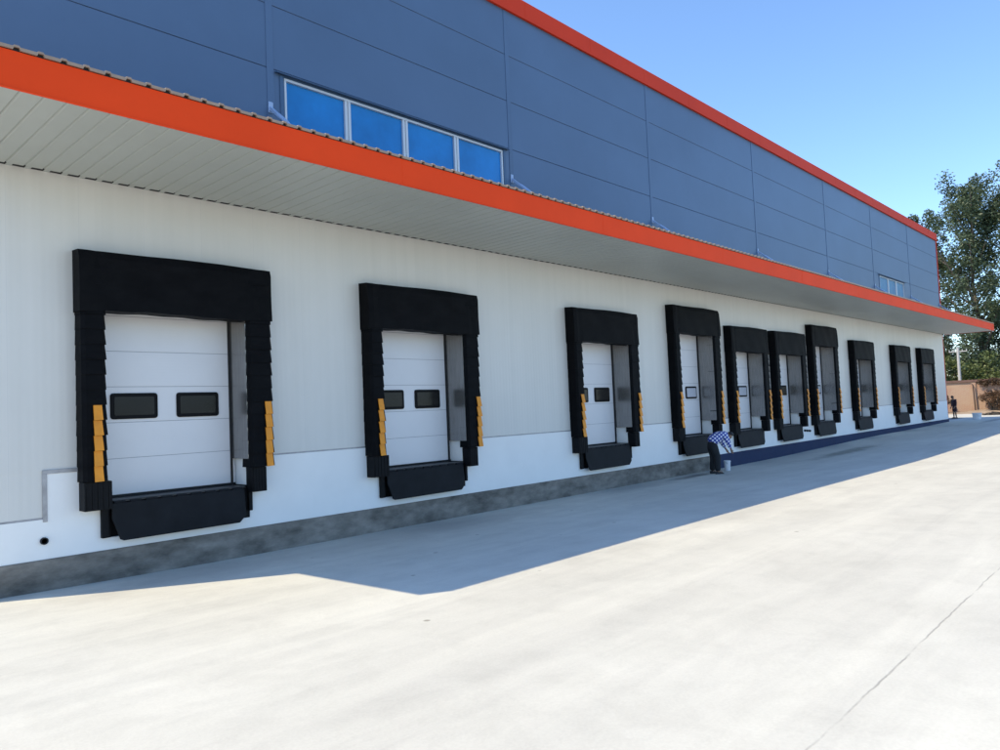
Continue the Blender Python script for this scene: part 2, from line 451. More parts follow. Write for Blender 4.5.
# drain hole and a short pipe stub in the dado
b = MB(); b.ring([((3.45, 0.0, 0.78), .055, (0,1,0)), ((3.45, -0.05, 0.78), .055, (0,1,0)), ((3.45, -0.05, 0.78), .04, (0,1,0)), ((3.45, -.01, .78), .038, (0,1,0))], 14)
b.build('drain_pipe', M_dark, wh)
for k in range(3):
    b = MB(); b.tube((33.25+k*.28, -0.005, 0.98-.02*k), (33.25+k*.28, -0.08, 0.97-.02*k), .05, .05, 10)
    b.build('drain_pipe', M_dark, wh)

# blue upper wall: panels between column strips
cols = [X0, 7.46, 14.45, 21.4, 29.5, 37.6, 44.8, 52.1, X1]
rows = [6.62, 8.02, 9.33, 10.62, 11.88, 13.12]
WIN = {1: (7.76, 14.12), 6: (45.75, 50.6)}
b = MB(); g = 0.0055
for i in range(len(cols)-1):
    for j in range(5):
        xa, xb = cols[i]+0.03, cols[i+1]-0.03
        za, zb = rows[j]+g, rows[j+1]-g
        if j == 1 and i in WIN:
            wa, wb = WIN[i]
            b.box(xa, wa-0.06, 0, 0.10, za, zb); b.box(wb+0.06, xb, 0, 0.10, za, zb)
        else:
            b.box(xa, xb, 0, 0.10, za, zb)
b.build('upper_wall', M_blue, wh, bevel=0.006, seg=1)
b = MB()
for i in range(len(cols)-1):
    for j in range(5):
        if j == 1 and i in WIN: continue
        b.box(cols[i], cols[i+1], 0.018, 0.2, rows[j], rows[j+1])
b.build('joint_backing', M_blue_gap, wh)
for x in cols[1:-1]:                         # cover strip over every column joint
    b = MB(); b.box(x-0.075, x+0.075, -0.014, 0.016, 8.0, 13.10)
    b.build('joint_strip', M_blue, wh, bevel=0.004, seg=1)
# parapet capping and far corner trim
b = MB(); b.box(X0-0.05, X1+0.06, -0.07, 0.35, 13.12, ZC)
b.box(X0-0.05, X1+0.06, -0.085, -0.07, 13.10, 13.16)
for k in range(19): b.box(X0+3*k+1.0, X0+3*k+1.012, -0.074, -0.070, 13.17, ZC-0.02)
b.build('parapet_cap', M_redcap, wh, bevel=0.008, seg=1)
b = MB(); b.box(X1-0.10, X1+0.05, -0.03, 0.22, 6.62, 13.10); b.box(X1-0.03, X1+0.03, -0.02, 0.12, 0.6, 6.4)
b.build('corner_trim', M_redcap, wh, bevel=0.006, seg=1)
# remaining walls and roof
b = MB(); b.box(X0+0.0, X0+0.2, 0.45, 30, -0.3, 13.1); b.box(X1-0.2, X1, 0.45, 30, -0.3, 13.1); b.box(X0, X1, 30.001, 30.2, -0.3, 13.1)
b.build('end_wall', M_blue, wh)
b = MB(); b.hexa([(X0,0.36,12.9),(X1,0.36,12.9),(X1,15,13.5),(X0,15,13.5),(X0,0.36,13.0),(X1,0.36,13.0),(X1,15,13.6),(X0,15,13.6)])
b.hexa([(X0,15.001,13.5),(X1,15.001,13.5),(X1,30,12.9),(X0,30,12.9),(X0,15.001,13.6),(X1,15.001,13.6),(X1,30,13.0),(X0,30,13.0)])
b.build('roof', M_roof, wh)
# strip windows
def strip_window(wa, wb, muls, pane_m, zb, zt):
    b = MB()
    f = 0.05
    b.box(wa, wb, -0.012, 0.05, zt-f, zt); b.box(wa, wb, -0.012, 0.05, zb, zb+f)
    b.box(wa, wa+f, -0.010, 0.05, zb+f, zt-f); b.box(wb-f, wb, -0.010, 0.05, zb+f, zt-f)
    for x in muls:
        b.box(x-0.075, x-0.012, -0.009, 0.05, zb+f, zt-f); b.box(x+0.012, x+0.075, -0.011, 0.05, zb+f, zt-f)
        b.box(x-0.012, x+0.012, 0.01, 0.05, zb+f, zt-f)
    w = b.build('window', M_alu, wh, bevel=0.004, seg=1)
    p = MB(); p.box(wa+0.02, wb-0.02, 0.045, 0.06, zb+0.02, zt-0.02); p.build('pane', pane_m, w)
    h = MB(); h.hexa([(wa-.2,-.10,zt+.03),(wb+.2,-.10,zt+.03),(wb+.2,.0,zt+.05),(wa-.2,.0,zt+.05),
                      (wa-.2,-.10,zt+.05),(wb+.2,-.10,zt+.05),(wb+.2,.0,zt+.085),(wa-.2,.0,zt+.085)])
    h.box(wa-.10, wa-.012, -.022, .06, zb, zt+.028); h.box(wb+.012, wb+.10, -.022, .06, zb, zt+.028)
    h.box(wa-.06, wb+.06, .002, .06, zt+.004, 9.325)
    h.box(wa-.06, wb+.06, .002, .06, 8.0, zb-.004)
    h.build('window_hood', M_blue_trim, w, bevel=0.003, seg=1)
strip_window(7.76, 14.12, (9.27, 10.85, 12.46), M_pane, 8.06, 9.22)
strip_window(45.75, 50.6, (47.4, 49.0), M_pane_pale, 8.06, 9.22)

# ------------------------------------------------------------------ canopy
CX0, CX1, CY = 2.23, 60.15, -2.94
b = MB(); n = int((CX1-CX0)/0.25); w = (CX1-CX0)/n
for k in range(n):
    xa = CX0+k*w
    b.hexa([(xa+.024,CY,6.452),(xa+w-.012,CY,6.452),(xa+w-.012,-.10,6.452),(xa+.024,-.10,6.452),
            (xa+.002,CY,6.475),(xa+w-.002,CY,6.475),(xa+w-.002,-.10,6.475),(xa+.002,-.10,6.475)])
b.box(CX0, CX1, CY, -.03, 6.476, 6.50)
can = b.build('canopy', M_soffit, wh)
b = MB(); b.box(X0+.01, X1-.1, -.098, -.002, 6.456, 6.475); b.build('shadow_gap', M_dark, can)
b = MB()
for k in range(n):
    xa = CX0+k*w
    if X0 < xa < X1-.4: b.box(xa+.02, xa+.10, -.104, -.001, 6.449, 6.4555)
b.build('edge_clip', M_soffit, can)['kind'] = 'stuff'
b = MB()
b.box(CX0-.03, CX1+.03, CY-.03, CY, 6.440, 6.90)
b.box(CX0-.03, CX0, CY, 0, 6.440, 6.95); b.box(CX1, CX1+.03, CY, 0, 6.440, 6.95)
b.box(CX0-.03, CX1+.03, CY-.045, CY-.030, 6.436, 6.452)
for k in range(1, 10):
    b.box(CX0+6*k, CX0+6*k+.03, CY-.033, CY-.0302, 6.456, 6.895)
b.build('fascia', M_orange, can, bevel=0.003, seg=1)
# ribbed roof sheet of the canopy
b = MB()
zf, zw, yf = 6.906, 7.35, CY-.06
prof = [(0, .040), (.19, .040), (.205, .058), (.265, .058), (.28, .040)]
pts = []
for k in range(n):
    for px, pz in prof: pts.append((CX0+k*w+px*w/.29, pz))
pts.append((CX1, .040))
for (xa, za), (xb, zb_) in zip(pts[:-1], pts[1:]):
    la = za-.040 if za < .05 else .032; lb = zb_-.040 if zb_ < .05 else .032
    b.quad((xa, yf, zf+za), (xb, yf, zf+zb_), (xb, -.002, zw+zb_), (xa, -.002, zw+za))
    b.quad((xa, yf, zf+la), (xa, -.002, zw+la), (xb, -.002, zw+lb), (xb, yf, zf+lb))
    b.quad((xa, yf, zf+la), (xb, yf, zf+lb), (xb, yf, zf+zb_), (xa, yf, zf+za))
b.build('canopy_roof', M_tan, can)
b = MB(); b.box(CX0, CX1, CY-.02, CY+.03, 6.901, 6.9405); b.build('edge_purlin', M_dark, can)
for x in cols[1:]:                            # tie rods down to the canopy edge
    b = MB()
    xx = min(x, X1-.25)-.02
    b.bar((xx, -.02, 8.52), (xx, -1.72, 7.13), .06)
    b.box(xx-.05, xx+.05, -.035, -.014, 8.42, 8.64)
    b.tube((xx, -.30, 8.291), (xx, -.62, 8.030), .045, .045, 10)
    b.build('tie_rod', M_rod, wh, bevel=.006, seg=1)

# ------------------------------------------------------------------ loading docks
rnd = random.Random(4)
def side_pad_mesh(sgn, top, name, parent):
    """stacked overlapping pleats give the saw-tooth edge"""
    b = MB(); pitch = 0.238
    z = 1.615; k = 0
    xi, xo = (1.145 if sgn > 0 else 1.27, 1.615)
    while z < top-0.02:
        zt = min(z+pitch+.012, top)
        e = 0.016 + rnd.uniform(-.006, .006); fo = rnd.uniform(-.006, .008)
        def ringp(zz, grow, yg):
            a, c = xi-grow, xo+(grow if sgn > 0 else grow*.45)
            y0 = -.300-yg
            p = [(a+.05, y0), (c-.05, y0), (c, y0+.05), (c, -.001), (a, -.001), (a, y0+.05)]
            return [(sgn*px, py, zz) for px, py in p]
        lo = ringp(z, e, .018+fo); hi = ringp(zt, 0.0, 0.0)
        k0 = len(b.v); b.v += lo+hi
        for i in range(6): b.f.append((k0+i, k0+(i+1)%6, k0+6+(i+1)%6, k0+6+i))
        b.f.append(tuple(k0+i for i in range(5, -1, -1))); b.f.append(tuple(k0+6+i for i in range(6)))
        z += pitch; k += 1
    return b.build(name, M_pad, parent)

def head_pad_mesh(bot, top, name, parent):
    b = MB(); nx, nz = 26, 8
    x0, x1 = -1.64, 1.64
    r = random.Random(int(top*100))
    ph = [r.uniform(0, 6.3) for _ in range(6)]
    def P(i, j):
        u = i/nx; v = j/nz
        x = x0+(x1-x0)*u; z = bot+(top-bot)*v
        y = -.318-.018*(1-v)+.010*math.sin(9*u+ph[0])*math.sin(3*v+ph[1])+.006*math.sin(23*u+ph[2]+4*v)
        if j == 0: z += .012*math.sin(8*u+ph[3])+.006*math.sin(31*u+ph[4])
        if j == nz: z += .010*math.sin(7*u+ph[5]); y += .03
        if i in (0, nx): y += .02
        if i in (2, nx-2): y += .014
        return (x, y, z)
    for j in range(nz+1):
        for i in range(nx+1): b.v.append(P(i, j))
    W_ = nx+1
    for j in range(nz):
        for i in range(nx): b.f.append((j*W_+i, j*W_+i+1, (j+1)*W_+i+1, (j+1)*W_+i))
    k0 = len(b.v); rim = [j*W_ for j in range(nz, -1, -1)] + list(range(1, nx+1)) + [j*W_+nx for j in range(1, nz+1)] + [nz*W_+i for i in range(nx-1, 0, -1)]
    for q in rim:
        x, y, z = b.v[q]; b.v.append((x, -.001, z + (.02 if q >= nz*W_ else 0)))
    m_ = len(rim)
    for i in range(m_): b.f.append((rim[i], k0+i, k0+(i+1) % m_, rim[(i+1) % m_]))
    b.f.append(tuple(k0+i for i in range(m_-1, -1, -1)))
    return b.build(name, M_pad, parent)

def make_dock(hz, top):
    t = empty('loading_dock', (0, 0, 0))
    head_pad_mesh(hz, top, 'head_pad', t)
    for sgn in (-1, 1):
        sp_ = side_pad_mesh(sgn, hz+.06 if False else top-.05, 'side_pad', t)
        for k in range(5):
            z0 = 1.612+.238*k
            xc = -1.41 if sgn < 0 else 1.50
            b = MB(); w2 = .066; j = rnd.uniform(-.006, .006)
            b.hexa([(xc-w2+j,-.366,z0),(xc+w2+j,-.366,z0+.004),(xc+w2+j,-.352,z0+.004),(xc-w2+j,-.352,z0),
                    (xc-w2*.92,-.325,z0+.236),(xc+w2*.92,-.325,z0+.236),(xc+w2*.92,-.305,z0+.236),(xc-w2*.92,-.305,z0+.236)])
            b.build('warning_flap', M_yellow, sp_)
        b = MB()
        xa, xb = (-1.60, -1.20) if sgn < 0 else (1.19, 1.46)
        b.box(xa, xb, -.27, -.012, 1.165, 1.607)
        for k in range(5):
            q = xa+(xb-xa)*(k+.5)/5; b.box(q-.015, q+.015, -.278, -.269, 1.175, 1.60)
        b.build('bumper_block', M_block, t, bevel=.012)
        # metal liner on the inner face of pad and reveal
        b = MB(); xi, xo = (1.125, 1.137) if sgn > 0 else (-1.262, -1.274)
        b.hexa([(xi,-.235,1.77),(xo,-.235,1.77),(xo,.36,1.77),(xi,.36,1.77),(xi,-.235,hz+.1),(xo,-.235,hz+.1),(xo,.36,hz+.1),(xi,.36,hz+.1)])
        b.build('liner', M_liner, t)
        b = MB(); b.box(*((1.095, 1.124) if sgn > 0 else (-1.261, -1.235)), .345, .387, FLOOR+.004, hz+.15)
        b.build('door_track', M_dark, t)
    # sectional door with its windows
    b = MB(); z = FLOOR+.03; pz = .60
    while z < hz+.25:
        b.box(-1.27, 1.19, .390, .43, z+.004, z+pz-.004); z += pz
    d = b.build('door', M_door, t, bevel=.006)
    b = MB(); b.box(-1.27, 1.19, .40, .425, FLOOR+.03, z); b.build('door_seam', M_seam, d)
    b = MB(); b.box(-1.245, 1.19, .392, .43, FLOOR-.01, FLOOR+.03); b.build('bottom_seal', M_dark, d)
    for xc in (-.60, .50):
        w2, zA, zB = .385, 2.575, 3.01
        def slab(inset, ya, yb, r):
            b = MB(); pts = []
            for cx, cz, a0 in ((xc+w2-inset-r, zB-inset-r, 0), (xc-w2+inset+r, zB-inset-r, 90), (xc-w2+inset+r, zA+inset+r, 180), (xc+w2-inset-r, zA+inset+r, 270)):
                for q in range(5):
                    a = R(a0+22.5*q); pts.append((cx+r*math.cos(a), cz+r*math.sin(a)))
            m_ = len(pts)
            b.v += [(x, ya, z) for x, z in pts]+[(x, yb, z) for x, z in pts]
            b.f.append(tuple(range(m_))); b.f.append(tuple(range(2*m_-1, m_-1, -1)))
            for q in range(m_): b.f.append((q, m_+q, m_+(q+1) % m_, (q+1) % m_))
            return b
        fr_ = slab(0, .362, .392, .05)
        k2 = slab(.052, .360, .368, .03); 
        for f in k2.f: fr_.f.append(tuple(len(fr_.v)+q for q in f))
        fr_.v += k2.v
        fr_.build('window_frame', M_frame, d, bevel=.008, seg=1)
        slab(.060, .3575, .366, .025).build('pane', M_glass, d)
    # leveller: pit frame, deck edge, hanging lip
    b = MB(); b.box(-1.246, -1.14, -.016, .40, .694, FLOOR-.01); b.box(1.14, 1.246, -.016, .40, .694, FLOOR-.01)
    b.box(-1.14, 1.14, .05, .40, .694, FLOOR-.06)
    b.box(-1.30, -1.19, -.09, -.014, .70, 1.16); b.box(1.20, 1.27, -.09, -.014, .82, FLOOR+.02)
    b.build('pit_frame', M_block, t, bevel=.008, seg=1)
    b = MB(); b.box(-1.13, 1.13, -.10, .39, FLOOR-.045, FLOOR-.012)
    b.build('deck', M_steel, t, bevel=.006, seg=1)
    b = MB()
    pl = [(-1.12, 1.235), (-1.13, 1.0), (-1.02, .66), (-.97, .635), (1.0, .645), (1.13, .76), (1.13, 1.235)]
    k0 = len(b.v)
    for dy in (0, .035):
        for x, z in pl: b.v.append((x-.04, -.135-.06*(1.235-z)/.6+dy, z))
    m_ = len(pl)
    b.f.append(tuple(range(k0, k0+m_))); b.f.append(tuple(range(k0+2*m_-1, k0+m_-1, -1)))
    for i in range(m_): b.f.append((k0+i, k0+m_+i, k0+m_+(i+1) % m_, k0+(i+1) % m_))
    for k in range(9):
        x = -1.0+k*.25; b.tube((x-.13, -.118, 1.245), (x+.05, -.118, 1.245), .022, .022, 10)
    b.build('leveller_lip', M_lip, t, bevel=.006, seg=1)
    return t

def copy_tree(o, parent=None):
    c = o.copy(); COL.objects.link(c)
    if parent: c.parent = parent
    for ch in list(o.children): copy_tree(ch, c)
    return c
low = make_dock(4.29, 5.25)
tall = make_dock(4.79, 5.73)
LAB = ['largest and leftmost loading dock, both dark door windows fully in view',
       'second loading dock from the left, its left door window half hidden behind the black pad',
       'third loading dock from the left, standing alone with one dark door window showing',
       'taller loading dock with pale door window right behind the bending person in plaid shirt',
       'low loading dock with pale door window just right of the bending person',
       'low loading dock squeezed between a low dock on its left and the farther tall dock',
       'farther of the two taller loading docks, rising above its low left neighbour',
       'loading dock standing alone just right of the farther tall dock, third from far corner',
       'small distant loading dock, second from the far corner of the warehouse',
       'farthest loading dock, right beside the far corner of the warehouse']
used = set()
for i, c in enumerate(DC):
    src = tall if i in TALL else low
    if id(src) in used: o = copy_tree(src)
    else: o = src; used.add(id(src))
    o.location = (c, 0, 0)
    tag(o, LAB[i], 'loading dock', 'loading docks along the white wall')
    if i in (3, 4):                               # brightness of the glass put into the colour of these panes
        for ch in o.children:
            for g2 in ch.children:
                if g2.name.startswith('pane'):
                    g2.data = g2.data.copy(); g2.data.materials[0] = M_bright_glass

# ------------------------------------------------------------------ people
def skin(name, joints, edges, m, parent, sub=2, root=0):
    me = bpy.data.meshes.new(name)
    me.from_pydata([j[0] for j in joints], edges, [])
    o = bpy.data.objects.new(name, me); COL.objects.link(o)
    sk = o.modifiers.new('s', 'SKIN')
    sk.use_smooth_shade = True
    for i, j in enumerate(joints):
        r = j[1]; r = r if isinstance(r, tuple) else (r, r)
        me.skin_vertices[0].data[i].radius = r
        me.skin_vertices[0].data[i].use_root = (i == root)
    ss = o.modifiers.new('u', 'SUBSURF'); ss.levels = sub; ss.render_levels = sub
    bpy.context.view_layer.update()
    ev = o.evaluated_get(bpy.context.evaluated_depsgraph_get())
    m2 = bpy.data.meshes.new_from_object(ev)
    o.modifiers.clear(); o.data = m2; bpy.data.meshes.remove(me)
    m2.materials.clear(); m2.materials.append(m)
    for p_ in m2.polygons: p_.use_smooth = True
    o.parent = parent
    return o
M_skin = mat('skin', (0.30, 0.17, 0.11), 0.55, var=0.1, scale=8)
M_hair = mat('hair', (0.012, 0.010, 0.010), 0.6)
M_trouser = mat('black_trousers', (0.012, 0.014, 0.018), 0.85, var=0.3, scale=6, bump=0.3, bscale=8)
M_shoe = mat('black_shoe', (0.012, 0.012, 0.012), 0.6)
M_maroon = mat('maroon_cloth', (0.045, 0.018, 0.022), 0.85, var=0.3, scale=6)
def plaid_mat():
    m = mat('plaid_shirt', (0.08, 0.12, 0.42), 0.85)
    n = m.node_tree.nodes; l = m.node_tree.links
    tc = n.new('ShaderNodeTexCoord')
    mp = n.new('ShaderNodeMapping'); mp.inputs['Rotation'].default_value = (R(20), R(35), R(12)); l.new(tc.outputs['Object'], mp.inputs['Vector'])
    fs = []
    for ax in 'XZ':
        wv = n.new('ShaderNodeTexWave'); wv.bands_direction = ax; wv.inputs['Scale'].default_value = 3.4
        wv.inputs['Distortion'].default_value = 0.8
        l.new(mp.outputs[0], wv.inputs['Vector']); fs.append(wv.outputs['Fac'])
    a = n.new('ShaderNodeMath'); a.operation = 'MULTIPLY'; l.new(fs[0], a.inputs[0]); l.new(fs[1], a.inputs[1])
    rp = n.new('ShaderNodeValToRGB')
    rp.color_ramp.elements[0].position = .22; rp.color_ramp.elements[0].color = (0.045, 0.075, 0.36, 1)
    rp.color_ramp.elements[1].position = .36; rp.color_ramp.elements[1].color = (0.84, 0.86, 0.93, 1)
    l.new(a.outputs[0], rp.inputs['Fac']); l.new(rp.outputs['Color'], n['Principled BSDF'].inputs['Base Color'])
    return m
M_plaid = plaid_mat()

def hand(J, E, wrist, d, side, k):
    """palm and five bent fingers grown from the wrist joint"""
    d = Vector(d).normalized(); sd = Vector(side).normalized(); w = Vector(wrist)
    palm = w + d*.075
    J.append((tuple(palm), (.040, .022))); pk = len(J)-1; E.append((k, pk))
    nrm = d.cross(sd)
    for q, ln in zip((-1.5, -.5, .5, 1.5), (.055, .075, .080, .068)):
        b0 = palm + sd*q*.021 + d*.03; J.append((tuple(b0), .0105)); E.append((pk, len(J)-1))
        b1 = b0 + d*ln*.5 + nrm*.006; J.append((tuple(b1), .009)); E.append((len(J)-2, len(J)-1))
        b2 = b1 + d*ln*.4 + nrm*.022; J.append((tuple(b2), .0075)); E.append((len(J)-2, len(J)-1))
    t0 = w + d*.04 + sd*.04; J.append((tuple(t0), .012)); E.append((k, len(J)-1))
    t1 = t0 + d*.045 + sd*.018; J.append((tuple(t1), .010)); E.append((len(J)-2, len(J)-1))

def person(root, hip, chest, neck, head, face, sh, el, wr, kn, an, toe, top_m, leg_m, shorts=False, lo_=1.0):
    # lo_: how loosely the clothes hang
    V_ = Vector
    hipL, hipR = [V_(hip)+V_((0, s*.095, -.02)) for s in (1, -1)]
    J = [(hip, (.15, .12)), (tuple((V_(hip)+V_(chest))/2), (.15, .11)), (chest, (.165, .115)), (neck, .06), (tuple(V_(neck).lerp(V_(head), .4)), .06)]
    E = [(0, 1), (1, 2), (2, 3), (3, 4)]
    hd = V_(head); fc = V_(face).normalized(); upv = (hd-V_(neck)).normalized(); upv = (upv - fc*upv.dot(fc)).normalized(); sd = upv.cross(fc)
    J += [(tuple(hd-upv*.03), (.080, .088)), (tuple(hd+upv*.075), (.078, .088))]; E += [(4, 5), (5, 6)]
    J += [(tuple(hd+fc*.10-upv*.012), (.016, .014)), (tuple(hd+fc*.075-upv*.09), (.038, .03))]; E += [(5, 7), (5, 8)]       # nose, chin
    for s in (1, -1):
        J.append((tuple(hd+sd*s*.092-upv*.012), (.012, .024))); E.append((5, len(J)-1))                     # ears
    arm = {}
    for i, s in enumerate((1, -1)):
        S_ = V_(sh[i]); L_ = V_(el[i]); Wr = V_(wr[i])
        J.append((tuple(S_), .062)); a = len(J)-1; E.append((2, a))
        J.append((tuple(L_), .045)); E.append((a, a+1)); J.append((tuple(Wr), .030)); E.append((a+1, a+2))
        hand(J, E, Wr, Wr-L_, (Vector((1, 0, 0)) if abs((Wr-L_).normalized().x) < .8 else Vector((0, 0, 1))), a+2)
        H_ = hipL if s > 0 else hipR
        J.append((tuple(H_), .098)); h = len(J)-1; E.append((0, h))
        J.append((kn[i], .064)); E.append((h, h+1)); J.append((tuple((V_(kn[i])*.6+V_(an[i])*.4)), .058)); E.append((h+1, h+2))
        J.append((an[i], .042)); E.append((h+2, h+3)); J.append((toe[i], (.042, .028))); E.append((h+3, h+4))
    body = skin('body', J, E, M_skin, root)
    # shirt
    T = [(tuple(V_(hip).lerp(V_(chest), -.30)+V_((0, 0, .01))), (.21*lo_, .18*lo_)), (tuple((V_(hip)+V_(chest))/2), (.215*lo_, .18*lo_)), (chest, (.22*lo_, .175*lo_)), (tuple(V_(chest).lerp(V_(neck), .6)), (.14, .12))]
    TE = [(0, 1), (1, 2), (2, 3)]
    for i in range(2):
        S_ = V_(sh[i]); L_ = V_(el[i])
        T += [(tuple(S_), .10*lo_), (tuple(S_.lerp(L_, .9)), .078*lo_), (tuple(L_.lerp(V_(wr[i]), .85)), .055)]; k = len(T); TE += [(2, k-3), (k-3, k-2), (k-2, k-1)]
    skin('shirt', T, TE, top_m, root)
    P_ = [(tuple(V_(hip).lerp(V_(chest), .28)+V_((0, 0, .0))), (.16*lo_, .14*lo_)), (tuple(V_(hip)+V_((.01, 0, -.06))), (.15*lo_, .14*lo_))]; PE = [(0, 1)]
    for i, H_ in enumerate((hipL, hipR)):
        k = len(P_)
        P_ += [(tuple(H_+V_((0, 0, -.14))), .125*lo_), (kn[i], .100*lo_)]; PE += [(1, k), (k, k+1)]
        if not shorts:
            P_ += [(tuple(V_(kn[i]).lerp(V_(an[i]), .5)), .092*lo_), (tuple(V_(an[i])+V_((0, 0, .0))), .085*lo_)]; PE += [(k+1, k+2), (k+2, k+3)]
    skin('trousers', P_, PE, leg_m, root)
    for i in range(2):
        A = V_(an[i]); To = V_(toe[i]); d = (To-A); d.z = 0; d.normalize()
        base = V_((A.x, A.y, 0))
        b = MB(); side = V_((-d.y, d.x, 0))
        lo, hi = [], []
        for t, w_, h_ in ((-.08, .035, .09), (0, .045, .10), (.08, .048, .075), (.15, .046, .055), (.20, .025, .035)):
            lo.append((base+d*t, w_)); hi.append((base+d*t+V_((0, 0, h_)), w_*.75))
        for k in range(4):
            a0, a1, c0, c1 = lo[k], lo[k+1], hi[k], hi[k+1]
            b.hexa([a0[0]-side*a0[1], a1[0]-side*a1[1], a1[0]+side*a1[1], a0[0]+side*a0[1],
                    c0[0]-side*c0[1], c1[0]-side*c1[1], c1[0]+side*c1[1], c0[0]+side*c0[1]])
        b.build('shoe', M_shoe, root)
    # hair as a cap over crown and nape
    hb = bmesh.new(); bmesh.ops.create_uvsphere(hb, u_segments=20, v_segments=14, radius=1)
    rotm = Matrix((fc, sd, upv)).transposed().to_4x4()
    bmesh.ops.delete(hb, geom=[v for v in hb.verts if v.co.z < -.15 and v.co.x > -.2 or v.co.z < -.62 or (v.co.x > .55 and v.co.z < .45)], context='VERTS')
    for v in hb.verts:
        wv = 1+.04*math.sin(9*v.co.x+5*v.co.y)*math.sin(8*v.co.z)
        v.co = hd + rotm.to_3x3() @ Vector((v.co.x*.118*wv-.008, v.co.y*.100*wv, v.co.z*.118*wv+.045))
    me = bpy.data.meshes.new('hair'); hb.to_mesh(me); hb.free(); me.materials.append(M_hair)
    for p_ in me.polygons: p_.use_smooth = True
    o = bpy.data.objects.new('hair', me); COL.objects.link(o); o.parent = root
    so = o.modifiers.new('t', 'SOLIDIFY'); so.thickness = .012
    # eyes
    b = MB()
    for s in (1, -1):
        c_ = hd+fc*.082+sd*s*.034+upv*.018
        b.ring([(c_-fc*.008, .004, fc), (c_, .010, fc), (c_+fc*.005, .004, fc)], 8)
    b.build('eye', M_hair, root)

px, py = 22.98, -0.92
p1 = empty('person', (px, py, gz(px, py)), 'person in blue and white plaid shirt and black trousers bending over beside the plinth', 'person', rz=R(-38))
person(p1, (-.06, 0, 1.08), (.26, 0, 1.29), (.44, 0, 1.33), (.58, 0, 1.235), (.55, 0, -.8),
       [(.34, .19, 1.29), (.34, -.19, 1.29)], [(.40, .24, 1.02), (.42, -.23, 1.01)], [(.50, .16, .80), (.54, -.14, .80)],
       [(.03, .14, .57), (.05, -.15, .57)], [(-.02, .16, .09), (.02, -.17, .09)], [(.14, .18, .04), (.18, -.20, .04)], M_plaid, M_trouser, lo_=1.15)
px, py = 65.6, 0.85
p2 = empty('person', (px, py, gz(px, py)), 'distant person in dark maroon clothes standing with lowered head before brick wall', 'person', rz=R(135))
person(p2, (0, 0, .93), (.03, 0, 1.27), (.05, 0, 1.47), (.12, 0, 1.60), (.85, 0, -.45),
       [(.03, .19, 1.40), (.03, -.19, 1.40)], [(.02, .24, 1.12), (.02, -.24, 1.12)], [(.12, .22, .90), (.12, -.22, .90)],
       [(.02, .10, .50), (.04, -.10, .50)], [(-.02, .11, .09), (.02, -.11, .09)], [(.13, .13, .04), (.17, -.13, .04)], M_maroon, M_maroon, True, lo_=.9)

# ------------------------------------------------------------------ buckets
def bucket(x, y, r, h, label, group=None):
    z = gz(x, y)
    t = empty('bucket', (x, y, z), label, 'bucket', group)
    b = MB(); up = (0, 0, 1)
    b.ring([((0,0,0), r*.82, up), ((0,0,h*.86), r*.97, up), ((0,0,h*.86), r*1.06, up), ((0,0,h*.92), r*1.06, up), ((0,0,h*.92), r, up), ((0,0,h), r*1.03, up),
            ((0,0,h), r*.95, up), ((0,0,h*.5), r*.88, up)], 20)
    b.build('shell', M_bucket, t)
    b = MB(); pr = None
    for k in range(9):
        a = math.pi*k/8; q = (math.cos(a)*r*1.05, -math.sin(a)*r*.75, h*.88-math.sin(a)*r*.9)
        if pr: b.tube(pr, q, .006, .006, 6)
        pr = q
    b.build('handle', M_wire, t)
bucket(24.25, -0.74, .115, .35, 'small white paint bucket on the ground beside the bending person')
bucket(62.3, -1.2, .30, .46, 'white bucket standing alone on the yard near the far brick wall')

# ------------------------------------------------------------------ brick wall, poles, earth bank
wx = 80.0
t = empty('brick_wall', (wx, 0, 0.25), 'sunlit weathered brick boundary wall with dark coping beyond the warehouse corner', 'wall')
b = MB(); b.box(0, .24, -40, 45, -.3, 2.95)
for k in range(22): b.box(-.10, -.001, -38+4*k, -37.63+4*k, -.3, 2.9)
b.build('brickwork', M_brick, t)
b = MB(); b.hexa([(-.14,-40,2.951),(.38,-40,2.951),(.38,45,2.951),(-.14,45,2.951),(.0,-40,3.15),(.24,-40,3.15),(.24,45,3.15),(.0,45,3.15)])
b.build('coping', M_coping, t)
# bank of loose earth along the foot of the wall
r = random.Random(9)
b = MB(); nx, ny = 9, 170
hts = [r.random() for _ in range(400)]
for j in range(ny+1):
    for i in range(nx+1):
        y = -40+85*j/ny; u = i/nx
        hgt = .10+.22*(.5+.5*math.sin(y*.9+1.3*math.sin(y*.37)))+.08*hts[(j*7+i*3) % 400]
        edge = .5*math.sin(y*.6)+.3*math.sin(y*1.7)
        b.v.append((wx-3.2+edge*(1-u)+3.15*u, y, gz(70, 0)-.03+hgt*math.sin(math.pi*min(1, u*.5+.0))**.8))
for j in range(ny):
    for i in range(nx): b.f.append((j*(nx+1)+i, j*(nx+1)+i+1, (j+1)*(nx+1)+i+1, (j+1)*(nx+1)+i))
tag(b.build('earth_bank', M_dirt, smooth=True), 'bank of bare dry earth along the foot of brick wall', 'earth', kind='stuff')
def rubble(x, y, n, sx, sy, label, seed):
    rr = random.Random(seed); b = MB()
    for k in range(n):
        cx, cy = rr.gauss(0, sx), rr.gauss(0, sy); a = rr.uniform(0, 3.14); L_ = rr.uniform(.15, .6); h = rr.uniform(.06, .22)
        d = Vector((math.cos(a), math.sin(a), rr.uniform(-.1, .3)))*L_
        c_ = Vector((cx, cy, h*.5)); b.bar(c_-d*.5, c_+d*.5, rr.uniform(.08, .25), h)
    o = b.build('rubble_heap', M_debris); o.location = (x, y, gz(x, y)); tag(o, label, 'rubble')
